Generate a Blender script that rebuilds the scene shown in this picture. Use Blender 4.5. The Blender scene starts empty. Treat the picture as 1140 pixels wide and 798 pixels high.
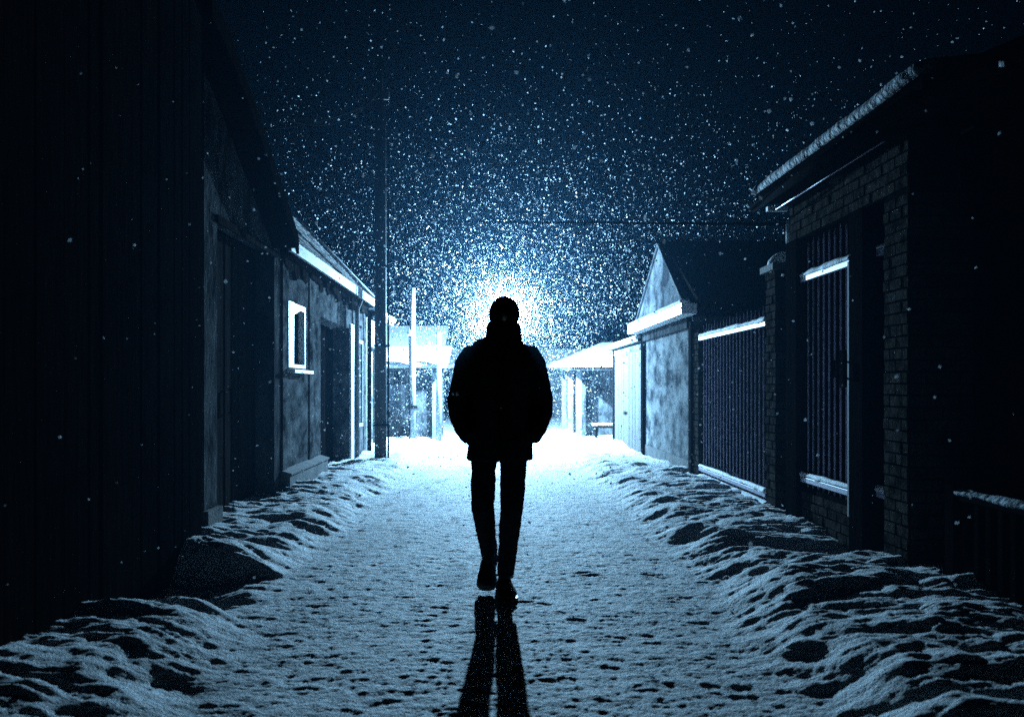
import bpy, bmesh, math, random
import numpy as np
from mathutils import Vector, Matrix
random.seed(7)
sc = bpy.context.scene
COL = sc.collection
F = 1108.3; HX = 550.0; HY = 430.0; EYE = 1.25     # focal length and horizon of the photograph in its own pixels
LAMP = Vector((0.20, 22.0, 2.80))

# ------------------------------------------------------------------ helpers
class MB:
    def __init__(s): s.v = []; s.f = []
    def box(s, x0, x1, y0, y1, z0, z1):
        x0, x1 = sorted((x0, x1)); y0, y1 = sorted((y0, y1)); z0, z1 = sorted((z0, z1))
        n = len(s.v)
        s.v += [(x0,y0,z0),(x1,y0,z0),(x1,y1,z0),(x0,y1,z0),(x0,y0,z1),(x1,y0,z1),(x1,y1,z1),(x0,y1,z1)]
        s.f += [tuple(n+i for i in q) for q in ((0,3,2,1),(4,5,6,7),(0,1,5,4),(1,2,6,5),(2,3,7,6),(3,0,4,7))]
        return s
    def prism(s, poly, axis, a, b):
        """poly: list of 2D points, extruded along axis 'x','y' or 'z' from a to b."""
        n = len(s.v); k = len(poly)
        for t in (a, b):
            for (p, q) in poly:
                s.v.append({'x': (t,p,q), 'y': (p,t,q), 'z': (p,q,t)}[axis])
        s.f.append(tuple(range(n, n+k))[::-1]); s.f.append(tuple(range(n+k, n+2*k)))
        for i in range(k):
            j = (i+1) % k
            s.f.append((n+i, n+j, n+k+j, n+k+i))
        return s
    def tube(s, pts, rads, seg=10, cap=True, ell=None):
        """ell: list of (rx, ry) for vertical-ish lofts."""
        n = len(s.v); pts = [Vector(p) for p in pts]
        prev = None
        for i, p in enumerate(pts):
            d = (pts[min(i+1, len(pts)-1)] - pts[max(i-1, 0)]).normalized()
            if prev is None:
                u = d.cross(Vector((0,1,0)) if abs(d.y) < .8 else Vector((1,0,0))).normalized()
            else:
                u = (prev - d*prev.dot(d)).normalized()
            prev = u; w = d.cross(u).normalized()
            for k in range(seg):
                a = 2*math.pi*k/seg
                if ell: q = p + u*math.cos(a)*ell[i][0] + w*math.sin(a)*ell[i][1]
                else:
                    r = rads[i] if hasattr(rads, '__len__') else rads
                    q = p + u*math.cos(a)*r + w*math.sin(a)*r
                s.v.append(tuple(q))
        for i in range(len(pts)-1):
            for k in range(seg):
                a = n+i*seg+k; b = n+i*seg+(k+1) % seg
                s.f.append((a, b, b+seg, a+seg))
        if cap:
            s.f.append(tuple(range(n, n+seg))[::-1]); m = n+(len(pts)-1)*seg
            s.f.append(tuple(range(m, m+seg)))
        return s
    def sphere(s, c, r, seg=16, rings=10, sc_=(1,1,1), rot=None):
        n = len(s.v)
        for i in range(rings+1):
            t = math.pi*i/rings
            for k in range(seg):
                a = 2*math.pi*k/seg
                q = Vector((math.sin(t)*math.cos(a)*r*sc_[0], math.sin(t)*math.sin(a)*r*sc_[1], math.cos(t)*r*sc_[2]))
                if rot: q = rot @ q
                s.v.append((c[0]+q.x, c[1]+q.y, c[2]+q.z))
        for i in range(rings):
            for k in range(seg):
                a = n+i*seg+k; b = n+i*seg+(k+1) % seg
                s.f.append((a, a+seg, b+seg, b))
        return s
    def build(s, name, mat, parent=None, smooth=False, bevel=0):
        me = bpy.data.meshes.new(name)
        off = Vector(parent['_o']) if parent is not None and '_o' in parent else Vector((0,0,0))
        me.from_pydata([tuple(Vector(v)-off) for v in s.v], [], s.f); me.update()
        bm = bmesh.new(); bm.from_mesh(me)
        bmesh.ops.remove_doubles(bm, verts=bm.verts, dist=1e-6) if smooth else None
        bmesh.ops.recalc_face_normals(bm, faces=bm.faces)
        bm.to_mesh(me); bm.free()
        if smooth:
            for p in me.polygons: p.use_smooth = True
        me.materials.append(mat)
        o = bpy.data.objects.new(name, me); COL.objects.link(o)
        if parent is not None:
            o.parent = parent; o['_o'] = tuple(off)
        if bevel:
            b = o.modifiers.new('bevel', 'BEVEL'); b.width = bevel; b.segments = 2; b.limit_method = 'ANGLE'
        return o

def tag(o, label, cat, group=None, kind=None):
    if label: o['label'] = label
    if cat: o['category'] = cat
    if group: o['group'] = group
    if kind: o['kind'] = kind
    return o
def thing(name, loc, label, cat, group=None):
    o = bpy.data.objects.new(name, None); COL.objects.link(o)
    o.location = loc; o['_o'] = tuple(loc); o.empty_display_size = .2
    return tag(o, label, cat, group)

# ------------------------------------------------------------------ noise (numpy)
_rng = np.random.default_rng(11)
_T = _rng.random((256, 256))
def vnoise(x, y):
    xi = np.floor(x).astype(int); yi = np.floor(y).astype(int)
    fx = x-xi; fy = y-yi
    fx = fx*fx*fx*(fx*(fx*6-15)+10); fy = fy*fy*fy*(fy*(fy*6-15)+10)
    a = _T[xi & 255, yi & 255]; b = _T[(xi+1) & 255, yi & 255]
    c = _T[xi & 255, (yi+1) & 255]; d = _T[(xi+1) & 255, (yi+1) & 255]
    return (a*(1-fx)+b*fx)*(1-fy)+(c*(1-fx)+d*fx)*fy
def fbm(x, y, o=4, g=.5):
    s = 0; a = 1; t = 0
    for i in range(o):
        s = s+a*vnoise(x*2**i+17.3*i, y*2**i+5.1*i); t += a; a *= g
    return s/t
def sstep(a, b, x):
    t = np.clip((x-a)/(b-a), 0, 1); return t*t*(3-2*t)

# ------------------------------------------------------------------ materials
def newmat(name):
    m = bpy.data.materials.new(name); m.use_nodes = True
    nt = m.node_tree; b = nt.nodes['Principled BSDF']
    return m, nt, b
def N(nt, t, **k):
    n = nt.nodes.new(t)
    for a, v in k.items(): setattr(n, a, v)
    return n
def pmat(name, c1, c2, scale=6, rough=.85, bump=.3, bscale=40, bdist=.01, spec=.3, stretch=(1,1,1), metal=0, detail=6, lo=.35, hi=.65):
    m, nt, b = newmat(name); L = nt.links.new
    tc = N(nt, 'ShaderNodeTexCoord'); mp = N(nt, 'ShaderNodeMapping'); mp.inputs['Scale'].default_value = stretch
    L(tc.outputs['Object'], mp.inputs['Vector'])
    n = N(nt, 'ShaderNodeTexNoise'); n.inputs['Scale'].default_value = scale; n.inputs['Detail'].default_value = detail
    n.inputs['Roughness'].default_value = .65
    L(mp.outputs[0], n.inputs['Vector'])
    r = N(nt, 'ShaderNodeValToRGB'); r.color_ramp.elements[0].position = lo; r.color_ramp.elements[1].position = hi
    r.color_ramp.elements[0].color = (*c1, 1); r.color_ramp.elements[1].color = (*c2, 1)
    L(n.outputs['Fac'], r.inputs[0]); L(r.outputs[0], b.inputs['Base Color'])
    b.inputs['Roughness'].default_value = rough; b.inputs['Specular IOR Level'].default_value = spec
    b.inputs['Metallic'].default_value = metal
    if bump:
        n2 = N(nt, 'ShaderNodeTexNoise'); n2.inputs['Scale'].default_value = bscale; n2.inputs['Detail'].default_value = 5
        L(mp.outputs[0], n2.inputs['Vector'])
        bp = N(nt, 'ShaderNodeBump'); bp.inputs['Strength'].default_value = bump; bp.inputs['Distance'].default_value = bdist
        L(n2.outputs['Fac'], bp.inputs['Height']); L(bp.outputs[0], b.inputs['Normal'])
    return m
def snow_mat(name='snow', s1=42, d1=.055, st=1.0):
    m, nt, b = newmat(name); L = nt.links.new
    b.inputs['Base Color'].default_value = (.80, .83, .86, 1)
    b.inputs['Roughness'].default_value = .75; b.inputs['Specular IOR Level'].default_value = .25
    tc = N(nt, 'ShaderNodeTexCoord')
    n = N(nt, 'ShaderNodeTexNoise'); n.inputs['Scale'].default_value = s1; n.inputs['Detail'].default_value = 4; n.inputs['Roughness'].default_value = .7
    v = N(nt, 'ShaderNodeTexVoronoi'); v.inputs['Scale'].default_value = s1*2.2
    L(tc.outputs['Object'], n.inputs['Vector']); L(tc.outputs['Object'], v.inputs['Vector'])
    mx = N(nt, 'ShaderNodeMath', operation='MULTIPLY_ADD'); mx.inputs[1].default_value = .35
    L(v.outputs['Distance'], mx.inputs[0]); L(n.outputs['Fac'], mx.inputs[2])
    bp = N(nt, 'ShaderNodeBump'); bp.inputs['Strength'].default_value = st; bp.inputs['Distance'].default_value = d1
    L(mx.outputs[0], bp.inputs['Height']); L(bp.outputs[0], b.inputs['Normal'])
    return m
M = {
 'snow': snow_mat('snow'), 'snow_cap': snow_mat('snow_cap', 40, .01, .8),
 'plaster': pmat('worn_plaster', (.018,.020,.023), (.17,.178,.185), 6, spec=0, detail=10, bump=.6, bscale=26, bdist=.02, stretch=(1,.4,.8)),
 'plaster_pale': pmat('pale_plaster', (.16,.175,.19), (.36,.38,.40), 2.6, bump=.4, bscale=30, bdist=.012, stretch=(1,1,.5)),
 'plaster_stain': pmat('stained_plaster', (.045,.05,.058), (.24,.25,.255), 5.0, spec=.0, detail=10, bump=.6, bscale=24, bdist=.02, stretch=(1,.35,.8), lo=.38, hi=.6),
 'plaster_dim': pmat('grey_render', (.012,.013,.015), (.10,.104,.11), 4.5, spec=0, bump=.6, bscale=22, bdist=.02, stretch=(1,1,.5)),
 'gable_tin': pmat('gable_sheet', (.08,.09,.105), (.40,.42,.44), 3.2, spec=0, detail=10, bump=.6, bscale=14, bdist=.02, stretch=(1,.4,.6), lo=.4, hi=.62),
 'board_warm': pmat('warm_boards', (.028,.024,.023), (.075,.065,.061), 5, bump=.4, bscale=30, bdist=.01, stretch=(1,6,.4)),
 'wood_black': pmat('near_black_boards', (.004,.0035,.0035), (.009,.008,.0075), 5, rough=1, bump=.4, bscale=20, bdist=.01, spec=0, stretch=(1,5,.5)),  # near-black tone shared by boards, posts and roofs
 'wood_dark': pmat('dark_wood', (.010,.0095,.0095), (.028,.025,.024), 6, rough=.95, bump=.5, bscale=25, bdist=.01, spec=0, stretch=(1,5,.4)),
 'wood_pole': pmat('tarred_pole', (.012,.011,.011), (.035,.032,.030), 9, rough=.75, bump=.5, bscale=40, bdist=.006, spec=.3, stretch=(3,3,.25)),
 'concrete': pmat('concrete', (.05,.055,.055), (.13,.13,.13), 4, spec=.05, bump=.5, bscale=35, bdist=.012),
 'pole_pale': pmat('pale_concrete_pole', (.11,.12,.13), (.22,.235,.25), 5, bump=.3, bscale=30, bdist=.006, stretch=(1,1,.3)),
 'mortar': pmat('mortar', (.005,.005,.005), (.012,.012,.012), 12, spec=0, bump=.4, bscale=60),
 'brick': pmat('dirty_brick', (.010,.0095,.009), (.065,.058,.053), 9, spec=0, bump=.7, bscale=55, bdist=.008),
 'iron': pmat('painted_iron', (.30,.26,.37), (.52,.46,.60), 14, rough=.5, bump=.15, bscale=60, bdist=.003, spec=.5),
 'iron_black': pmat('black_iron', (.006,.006,.007), (.012,.012,.013), 14, rough=1, bump=.2, bscale=60, bdist=.003, spec=.0),
 'tin_dark': pmat('dark_roof_sheet', (.02,.022,.025), (.05,.055,.06), 4, rough=.8, bump=.7, bscale=14, bdist=.03, spec=.2),
 'tin_green': pmat('ribbed_tin', (.003,.005,.0045), (.007,.009,.0085), 5, rough=1, spec=0, bump=.2, bscale=30, bdist=.004),
 'white_paint': pmat('white_paint', (.68,.70,.71), (.80,.81,.82), 8, rough=.5, bump=.15, bscale=40, bdist=.003),
 'fascia': pmat('whitewashed_fascia', (.14,.155,.17), (.50,.52,.54), 8, rough=.7, bump=.4, bscale=35, bdist=.008, stretch=(1,.5,2)),
 'ice_edge': pmat('dark_ice_edge', (.03,.042,.055), (.20,.25,.30), 9, rough=.8, bump=1.0, bscale=16, bdist=.04, stretch=(1,1,1), lo=.38, hi=.62),  # blotchy blue-grey, darker than the other snow
 'wool': pmat('black_wool', (.006,.006,.008), (.012,.012,.015), 40, rough=.95, bump=.6, bscale=160, bdist=.004, spec=.08),
 'coat': pmat('black_coat', (.006,.006,.008), (.012,.012,.015), 20, rough=.9, bump=.3, bscale=90, bdist=.004, spec=.1),
 'denim': pmat('dark_denim', (.007,.008,.012), (.015,.016,.022), 30, rough=.9, bump=.3, bscale=150, bdist=.003, spec=.1),
 'leather': pmat('black_leather', (.010,.009,.009), (.018,.016,.015), 30, rough=.5, bump=.2, bscale=80, bdist=.003, spec=.3),
 'skin': pmat('skin', (.35,.22,.17), (.42,.27,.21), 12, rough=.6, bump=.1, bscale=120, bdist=.001),
}
def glass_mat():
    m, nt, b = newmat('dark_window_glass')
    b.inputs['Base Color'].default_value = (.01,.014,.02,1); b.inputs['Roughness'].default_value = .08
    b.inputs['Specular IOR Level'].default_value = .5
    return m
M['glass'] = glass_mat()
def flake_mat():
    m, nt, b = newmat('snowflake'); L = nt.links.new
    nt.nodes.remove(b); out = nt.nodes['Material Output']
    d = N(nt, 'ShaderNodeBsdfDiffuse'); t = N(nt, 'ShaderNodeBsdfTranslucent'); mx = N(nt, 'ShaderNodeMixShader')
    d.inputs[0].default_value = (.9,.92,.95,1); t.inputs[0].default_value = (.9,.92,.95,1); mx.inputs[0].default_value = .5
    L(d.outputs[0], mx.inputs[1]); L(t.outputs[0], mx.inputs[2]); L(mx.outputs[0], out.inputs['Surface'])
    return m
M['flake'] = flake_mat()
def lamp_mat():
    m, nt, b = newmat('lit_lamp_glass')
    b.inputs['Emission Color'].default_value = (.62,.83,1,1); b.inputs['Emission Strength'].default_value = 60
    return m
M['lamp'] = lamp_mat()

# ------------------------------------------------------------------ ground
_d = np.random.default_rng(5)
DENTS = [( _d.uniform(-1.45,1.45), 3.2+ _d.random()**1.3*14, _d.uniform(.02,.055), _d.uniform(.5,.8), _d.uniform(.006,.020)) for _ in range(32)]
def ground_h(X, Y):
    X = np.asarray(X, float); Y = np.asarray(Y, float)
    edge = 1.30+.16*(fbm(Y*.8+3, X*0+1.7, 3)-.5)*2
    s = np.abs(X)
    bank = sstep(edge-.10, edge+.42, s)
    side = np.where(X > 0, 1.0, 0.0)
    base = np.where(X > 0, .13, .12)+.045*(fbm(X*.5+9, Y*.45+side*7, 2)-.5)*2
    # left: big mound near, cleared hollow, mound with a steep front
    nearL = (X < 0)*(1-sstep(4.9, 5.45, Y+.18*(X+1.6)))
    base = base-nearL*.01
    hollow = (X < 0)*sstep(5.15, 5.6, Y+.1*(X+1.6))*(1-sstep(6.35, 6.62, Y-.12*(X+1.6)))
    base = base*(1-hollow)-.03*hollow
    crest = (X < 0)*np.exp(-((Y-6.78)/.28)**2)*sstep(-1.1, -1.35, X)
    base = base+.10*crest
    # right: big rounded mounds near the door, hollow before the door
    base = base+(X > 0)*(.045*np.exp(-((Y-5.75)/.60)**2-((X-1.95)/.75)**2)+.045*np.exp(-((Y-4.35)/.65)**2-((X-2.15)/.7)**2)
                         -.09*np.exp(-((Y-7.15)/.45)**2-((X-2.45)/.5)**2)-.05*np.exp(-((Y-5.05)/.22)**2-((X-1.6)/.35)**2))
    far = sstep(14, 20, Y)
    grain = .0065*(fbm(X*26, Y*26, 3, .7)-.5)*2
    base = base*(1-.45*far)
    # lumps: ridges running down from the walls to the lane
    wx = X+.35*(fbm(X*1.3, Y*1.3, 3)-.5); wy = Y-.12*s+.5*(fbm(X*.9+4, Y*.9+8, 3)-.5)
    r1 = np.abs(2*fbm(wx*1.4+side*31, wy*2.5, 2, .4)-1)+.32*np.abs(2*fbm(wx*4+3, wy*7.5+side*5, 2, .4)-1)
    r2 = fbm(wx*2.0+side*13, wy*6.5, 4, .6)
    r3 = fbm(X*7, Y*10, 3)
    lumps = (.085*(r1-.36)+.045*(r2-.5)+.022*(r3-.5))
    h = bank*(np.maximum(base, -.02)+lumps*(1-.55*far))
    h = h+.05*np.exp(-((s-edge-.12)/.16)**2)*(fbm(X*2+side*5, Y*3.2, 3)-.45)*2*(1-far*.7)
    # trodden lane
    h = h+(1-bank)*(.014*(fbm(X*2.6, Y*4.5, 3, .55)-.5)+.0068*(fbm(X*8, Y*17, 4, .7)-.5)*2)
    # low drifts across the far end
    h = h+.10*sstep(18.5, 21, Y)*np.exp(-((Y-19.6-.5*np.sin(X*.9))/1.0)**2)+sstep(19, 34, Y)*.12*fbm(X*.25, Y*.25, 2)
    g = np.asarray(h)+grain*(1-far)*(s < 3)
    return g
ds = np.arange(-3.0, 3.0001, .016)
xs = np.concatenate([[-160,-90,-50,-28,-16,-10,-7,-5,-4,-3.4], ds, [3.4,4,5,7,10,16,28,50,90,160]])
ys = [-60,-30,-15,-8,-4,-2,-.5,.8,1.6,2.2,2.6]; y = 2.8
while y < 26: ys.append(y); y += min(max(.0028*y, .012), .045)
while y < 45: ys.append(y); y += .25
ys += [48,55,65,80,110,160,240]; ys = np.array(ys)
GX, GY = np.meshgrid(xs, ys)
GZ = ground_h(GX, GY)
for (dx, dy, r, asp, dep) in DENTS:
    i0, i1 = np.searchsorted(ys, [dy-3*r, dy+3*r]); j0, j1 = np.searchsorted(xs, [dx-4*r, dx+4*r])
    sx = GX[i0:i1, j0:j1]; sy = GY[i0:i1, j0:j1]
    q = ((sx-dx)/(r*1.25))**2+((sy-dy)/(r*asp))**2
    GZ[i0:i1, j0:j1] += -dep*np.exp(-q*1.2)+dep*.35*np.exp(-(np.sqrt(q)-1.5)**2*4)
wide = 1-sstep(3.0, 6.0, np.abs(GX)); GZ = GZ*wide+.05*(1-wide)*fbm(GX*.3, GY*.3, 3)
ny, nx = GX.shape
verts = np.stack([GX, GY, GZ], -1).reshape(-1, 3)
idx = np.arange(ny*nx).reshape(ny, nx)
quads = np.stack([idx[:-1,:-1], idx[:-1,1:], idx[1:,1:], idx[1:,:-1]], -1).reshape(-1, 4)
def np_mesh(name, verts, faces, k, mat, smooth=True):
    me = bpy.data.meshes.new(name)
    me.vertices.add(len(verts)); me.vertices.foreach_set('co', verts.astype(np.float32).ravel())
    nf = len(faces); me.loops.add(nf*k); me.loops.foreach_set('vertex_index', faces.astype(np.int32).ravel())
    me.polygons.add(nf); me.polygons.foreach_set('loop_start', np.arange(0, nf*k, k, dtype=np.int32))
    me.polygons.foreach_set('loop_total', np.full(nf, k, dtype=np.int32))
    me.update(calc_edges=True)
    me.polygons.foreach_set('use_smooth', np.full(nf, smooth, dtype=bool))
    me.materials.append(mat)
    o = bpy.data.objects.new(name, me); COL.objects.link(o); return o
g = np_mesh('ground', verts, quads, 4, M['snow'])
tag(g, 'trodden snow lane with lumpy banks shovelled against the walls', None, kind='structure')

# ------------------------------------------------------------------ building helpers
def wall_holes(mb, x0, x1, y0, y1, z0, z1, holes):
    """wall slab with its length along Y; holes: (ya, yb, za, zb), not overlapping in Y."""
    y = y0
    for (ya, yb, za, zb) in sorted(holes):
        if ya > y: mb.box(x0, x1, y, ya, z0, z1)
        if za > z0: mb.box(x0, x1, ya, yb, z0, za)
        if zb < z1: mb.box(x0, x1, ya, yb, zb, z1)
        y = yb
    if y < y1: mb.box(x0, x1, y, y1, z0, z1)
    return mb
def bricks(xface, sgn, y0, y1, z0, z1, seed=1, bl=.205, bh=.062, joint=.013, prot=.012):
    """running-bond bricks on a face at x = xface; sgn is the side they stand out to."""
    rr = random.Random(seed); mb = MB(); row = 0; z = z0
    while z+bh <= z1+.02:
        y = y0-(bl*.5 if row % 2 else 0)
        while y < y1:
            a = max(y, y0); b = min(y+bl, y1)
            if b-a > .03:
                p = prot*rr.uniform(.6, 1.3); j = rr.uniform(-.002, .002)
                mb.box(xface, xface+sgn*p, a+joint/2, b-joint/2, z+j, min(z+bh+j, z1))
            y += bl+joint*.2
        z += bh+joint; row += 1
    return mb
def bricks_front(yface, x0, x1, z0, z1, seed=1, bl=.205, bh=.062, joint=.013, prot=.010):
    m = bricks(0, 1, x0, x1, z0, z1, seed, bl, bh, joint, prot)
    m.v = [(v[1], yface-v[0], v[2]) for v in m.v]
    return m
def snow_strip(y0, y1, prof, amp, seed, step=.035):
    """lumpy snow lying along Y. prof: [(x, z)] outline, closed at the foot by its own end points."""
    P = np.array(prof, float); n = max(3, int(abs(y1-y0)/step)); ysn = np.linspace(y0, y1, n)
    # refine outline
    Q = []
    for i in range(len(P)-1):
        k = max(2, int(np.hypot(*(P[i+1]-P[i]))/.03))
        for t in range(k): Q.append(P[i]+(P[i+1]-P[i])*t/k)
    Q.append(P[-1]); Q = np.array(Q)
    c = Q.mean(0); mb = MB()
    arc = np.concatenate([[0], np.cumsum(np.hypot(*np.diff(Q, axis=0).T))])
    for yy in ysn:
        e = 1
        for q, a in zip(Q, arc):
            nn = float(fbm(np.array(yy*3.1+seed), np.array(a*5.+seed*2), 4, .55))-.5
            d = (q-c); d = d/(np.hypot(*d)+1e-6)
            mb.v.append((q[0]+d[0]*nn*amp, yy, c[1]+(q[1]-c[1])*e+d[1]*nn*amp))
    m = len(Q)
    for i in range(n-1):
        for j in range(m-1):
            a = i*m+j; mb.f.append((a, a+1, a+m+1, a+m))
        a = i*m+m-1; mb.f.append((a, i*m, i*m+m, a+m))
    mb.f.append(tuple(range(m))); mb.f.append(tuple(range((n-1)*m, n*m))[::-1])
    return mb

# ================================================================== LEFT SIDE
# L0: near black shed
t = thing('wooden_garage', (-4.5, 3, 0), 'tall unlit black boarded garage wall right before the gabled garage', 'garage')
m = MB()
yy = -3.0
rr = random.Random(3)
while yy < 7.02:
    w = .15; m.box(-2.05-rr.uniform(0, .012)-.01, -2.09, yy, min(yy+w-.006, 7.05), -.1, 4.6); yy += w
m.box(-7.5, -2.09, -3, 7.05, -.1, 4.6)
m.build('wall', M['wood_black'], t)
MB().prism([(-7.6, 4.62), (-2.12, 4.62), (-2.12, 4.68), (-7.6, 4.95)], 'y', -3.1, 7.04).build('roof', M['tin_dark'], t)

# L1: gabled garage with the big door
t = thing('gabled_garage', (-4.6, 9.2, 0), 'grey gabled garage with wide black doorway beside the house with the white window', 'garage')
m = MB()
Y0, Y1 = 7.9, 10.74
# facade: polygon with opening
m.box(-2.5, -2.3, Y0, 8.27, -.1, 2.67)
m.box(-2.5, -2.3, 10.42, Y1, -.1, 2.67)
m.prism([(Y0, 2.672), (Y1, 2.672), (Y1, 2.66+.02), (8.6, 3.62), (Y0, 3.86)], 'x', -2.5, -2.3)
m.build('wall', M['plaster_dim'], t)
MB().box(-2.34, -2.26, Y0-.02, 8.30, -.1, .26).build('plinth', M['concrete'], t)
MB().box(-2.295, -2.275, 8.22, 10.47, 2.60, 2.668).build('lintel', M['wood_dark'], t)
m = MB(); k = 8.27
while k < 10.40:
    m.box(-2.50-rr.uniform(0, .012), -2.56, k, min(k+.118, 10.42), .02, 2.66); k += .124
d = m.build('door', M['wood_dark'], t)
MB().tube([(-2.485, 9.32, 1.0), (-2.46, 9.32, 1.0), (-2.46, 9.32, 1.22), (-2.485, 9.32, 1.22)], .012, 6).build('handle', M['iron_black'], d)
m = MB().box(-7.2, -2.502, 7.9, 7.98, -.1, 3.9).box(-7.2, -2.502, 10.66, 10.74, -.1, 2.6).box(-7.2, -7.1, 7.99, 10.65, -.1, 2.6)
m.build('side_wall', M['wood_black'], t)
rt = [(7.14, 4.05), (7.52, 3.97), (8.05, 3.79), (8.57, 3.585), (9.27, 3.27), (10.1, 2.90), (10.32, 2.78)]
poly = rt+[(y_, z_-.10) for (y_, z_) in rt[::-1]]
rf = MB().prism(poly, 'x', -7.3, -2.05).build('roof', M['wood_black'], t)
poly = [(y_, z_+.004) for (y_, z_) in rt]+[(y_, z_-.16) for (y_, z_) in rt[::-1]]
MB().prism(poly, 'x', -2.047, -2.02).build('verge_board', M['wood_black'], rf)

# L2: house with the white window
t = thing('plastered_house', (-4, 13.5, 0), 'weathered plastered house with white framed window, dark doorway and pale fascia board', 'house')
m = MB()
wall_holes(m, -2.62, -2.3, 10.76, 17.85, -.1, 2.66, [(11.02, 12.05, 1.44, 2.20), (13.2, 15.85, -.1, 2.17), (16.45, 17.35, .55, 2.05)])
m.build('wall', M['plaster'], t)
MB().box(-2.32, -2.28, 10.76, 10.98, -.1, 2.64).build('corner_pilaster', M['plaster'], t)
MB().box(-2.33, -2.285, 12.35, 12.62, .345, 2.60).build('corner_pilaster', M['plaster'], t)
m = MB().box(-2.38, -2.20, 10.74, 13.19, -.1, .29).prism([(-2.305, .292), (-2.18, .292), (-2.18, .31), (-2.305, .345)], 'y', 10.73, 13.19)
m.build('plinth', M['concrete'], t)
w = MB().box(-2.36, -2.27, 11.02, 11.30, 1.46, 2.20).box(-2.36, -2.28, 12.0, 12.05, 1.46, 2.20).box(-2.36, -2.28, 11.302, 11.998, 2.14, 2.20).box(-2.36, -2.28, 11.302, 11.998, 1.46, 1.50)\
    .box(-2.40, -2.37, 11.62, 11.66, 1.50, 2.14).build('window', M['white_paint'], t, bevel=.004)
MB().box(-2.42, -2.405, 11.302, 12.0, 1.50, 2.14).build('pane', M['glass'], w)
MB().prism([(-2.36, 1.405), (-2.19, 1.40), (-2.19, 1.435), (-2.36, 1.458)], 'y', 10.97, 12.09).build('sill', M['white_paint'], w)
MB().prism([(11.30, 2.13), (11.30, 2.06), (11.62, 2.13)], 'x', -2.35, -2.27).build('bracket', M['white_paint'], w)
m = MB(); k = 13.2
while k < 15.83:
    m.box(-2.56-rr.uniform(0, .01), -2.60, k, min(k+.14, 15.85), .02, 2.165); k += .146
d = m.build('door', M['wood_black'], t)
MB().sphere((-2.53, 15.5, 1.05), .03).build('handle', M['iron_black'], d)
MB().box(-2.34, -2.27, 15.86, 16.22, -.1, 2.24).build('door_post', M['white_paint'], t)
# lattice window near the far corner
w = MB().box(-2.36, -2.28, 16.45, 16.52, .56, 2.04).box(-2.36, -2.28, 17.28, 17.35, .56, 2.04).box(-2.36, -2.28, 16.522, 17.278, .56, .62).box(-2.36, -2.28, 16.522, 17.278, 1.98, 2.04)
for k in range(3): w.box(-2.345, -2.30, 16.70+k*.19, 16.725+k*.19, .62, 1.98)
for k in range(4): w.box(-2.35, -2.305, 16.522, 17.278, .88+k*.27, .905+k*.27)
w = w.build('window', M['plaster_pale'], t)
MB().box(-2.44, -2.42, 16.46, 17.34, .56, 2.04).build('pane', M['glass'], w)
MB().tube([(-2.24, 16.30, .05), (-2.24, 16.30, 2.5), (-2.18, 16.30, 2.66)], .035, 10).build('drainpipe', M['pole_pale'], t, smooth=True)
MB().tube([(-2.22, 17.72, .05), (-2.22, 17.72, 2.45), (-2.14, 17.72, 2.60)], .04, 10).build('drainpipe', M['iron_black'], t, smooth=True)
# jagged dark strips standing in for the eave's shadow on the wall
m = MB(); k = 10.8
while k < 17.7:
    L_ = rr.uniform(.12, .5); dz = rr.uniform(.04, .20); dx = rr.uniform(.01, .07)
    m.prism([(k, 2.655), (k+L_, 2.655), (k+L_, 2.655-dz*rr.uniform(.5, 1)), (k+L_*.5, 2.655-dz), (k, 2.655-dz*rr.uniform(.4, 1))], 'x', -2.299, -2.299+dx); k += L_+.004
m.build('eave_shade', M['wood_dark'], t)
MB().box(-2.299, -2.12, 10.76, 17.9, 2.662, 2.70).build('soffit', M['wood_dark'], t)
rf = MB()
E = [(-2.14, 10.5, 2.74), (-2.14, 17.95, 2.74), (-3.5, 16.9, 4.22), (-3.5, 10.0, 4.22), (-7.6, 10.0, 2.7), (-7.6, 17.95, 2.7)]
n = len(rf.v); rf.v += E+[(x_, y_, z_-.05) for (x_, y_, z_) in E]
rf.f += [(0,1,2,3), (3,2,5,4), (1,5,2), (6,9,8,7), (9,10,11,8), (7,8,11), (0,3,9,6), (3,4,10,9), (4,5,11,10), (5,1,7,11), (1,0,6,7)]
rf = rf.build('roof', M['tin_dark'], t)
# corrugation battens & ragged shingles on the street slope
m = MB(); u = Vector((-1.36, 0, 1.48)).normalized(); nn = Vector((1.48, 0, 1.36)).normalized()
for r_ in range(13):
    d0 = .02+r_*.15; k = 10.5
    while k < 17.7-d0*.25:
        L_ = rr.uniform(.14, .28); b0 = Vector((-2.14, 0, 2.74))+u*d0+nn*rr.uniform(.008, .02)
        b1 = b0+u*.16
        for (p0, p1) in ((b0, b1),):
            n = len(m.v)
            m.v += [(p0.x, k, p0.z), (p0.x, k+L_*.95, p0.z), (p1.x, k+L_*.95, p1.z-.012), (p1.x, k, p1.z-.012)]
            m.v += [(v[0]-nn.x*.012, v[1], v[2]-nn.z*.012) for v in m.v[n:n+4]]
            m.f += [(n,n+1,n+2,n+3), (n+4,n+7,n+6,n+5), (n,n+4,n+5,n+1), (n+1,n+5,n+6,n+2), (n+2,n+6,n+7,n+3), (n+3,n+7,n+4,n)]
        k += L_
m.build('shingles', M['tin_dark'], rf)
MB().box(-2.139, -2.105, 10.36, 17.97, 2.66, 2.785).build('fascia', M['fascia'], rf)
MB().tube([(-2.10, 17.98, 2.78), (-3.5, 16.93, 4.27)], .03, 8).build('hip_ridge', M['fascia'], rf, smooth=True)

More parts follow.
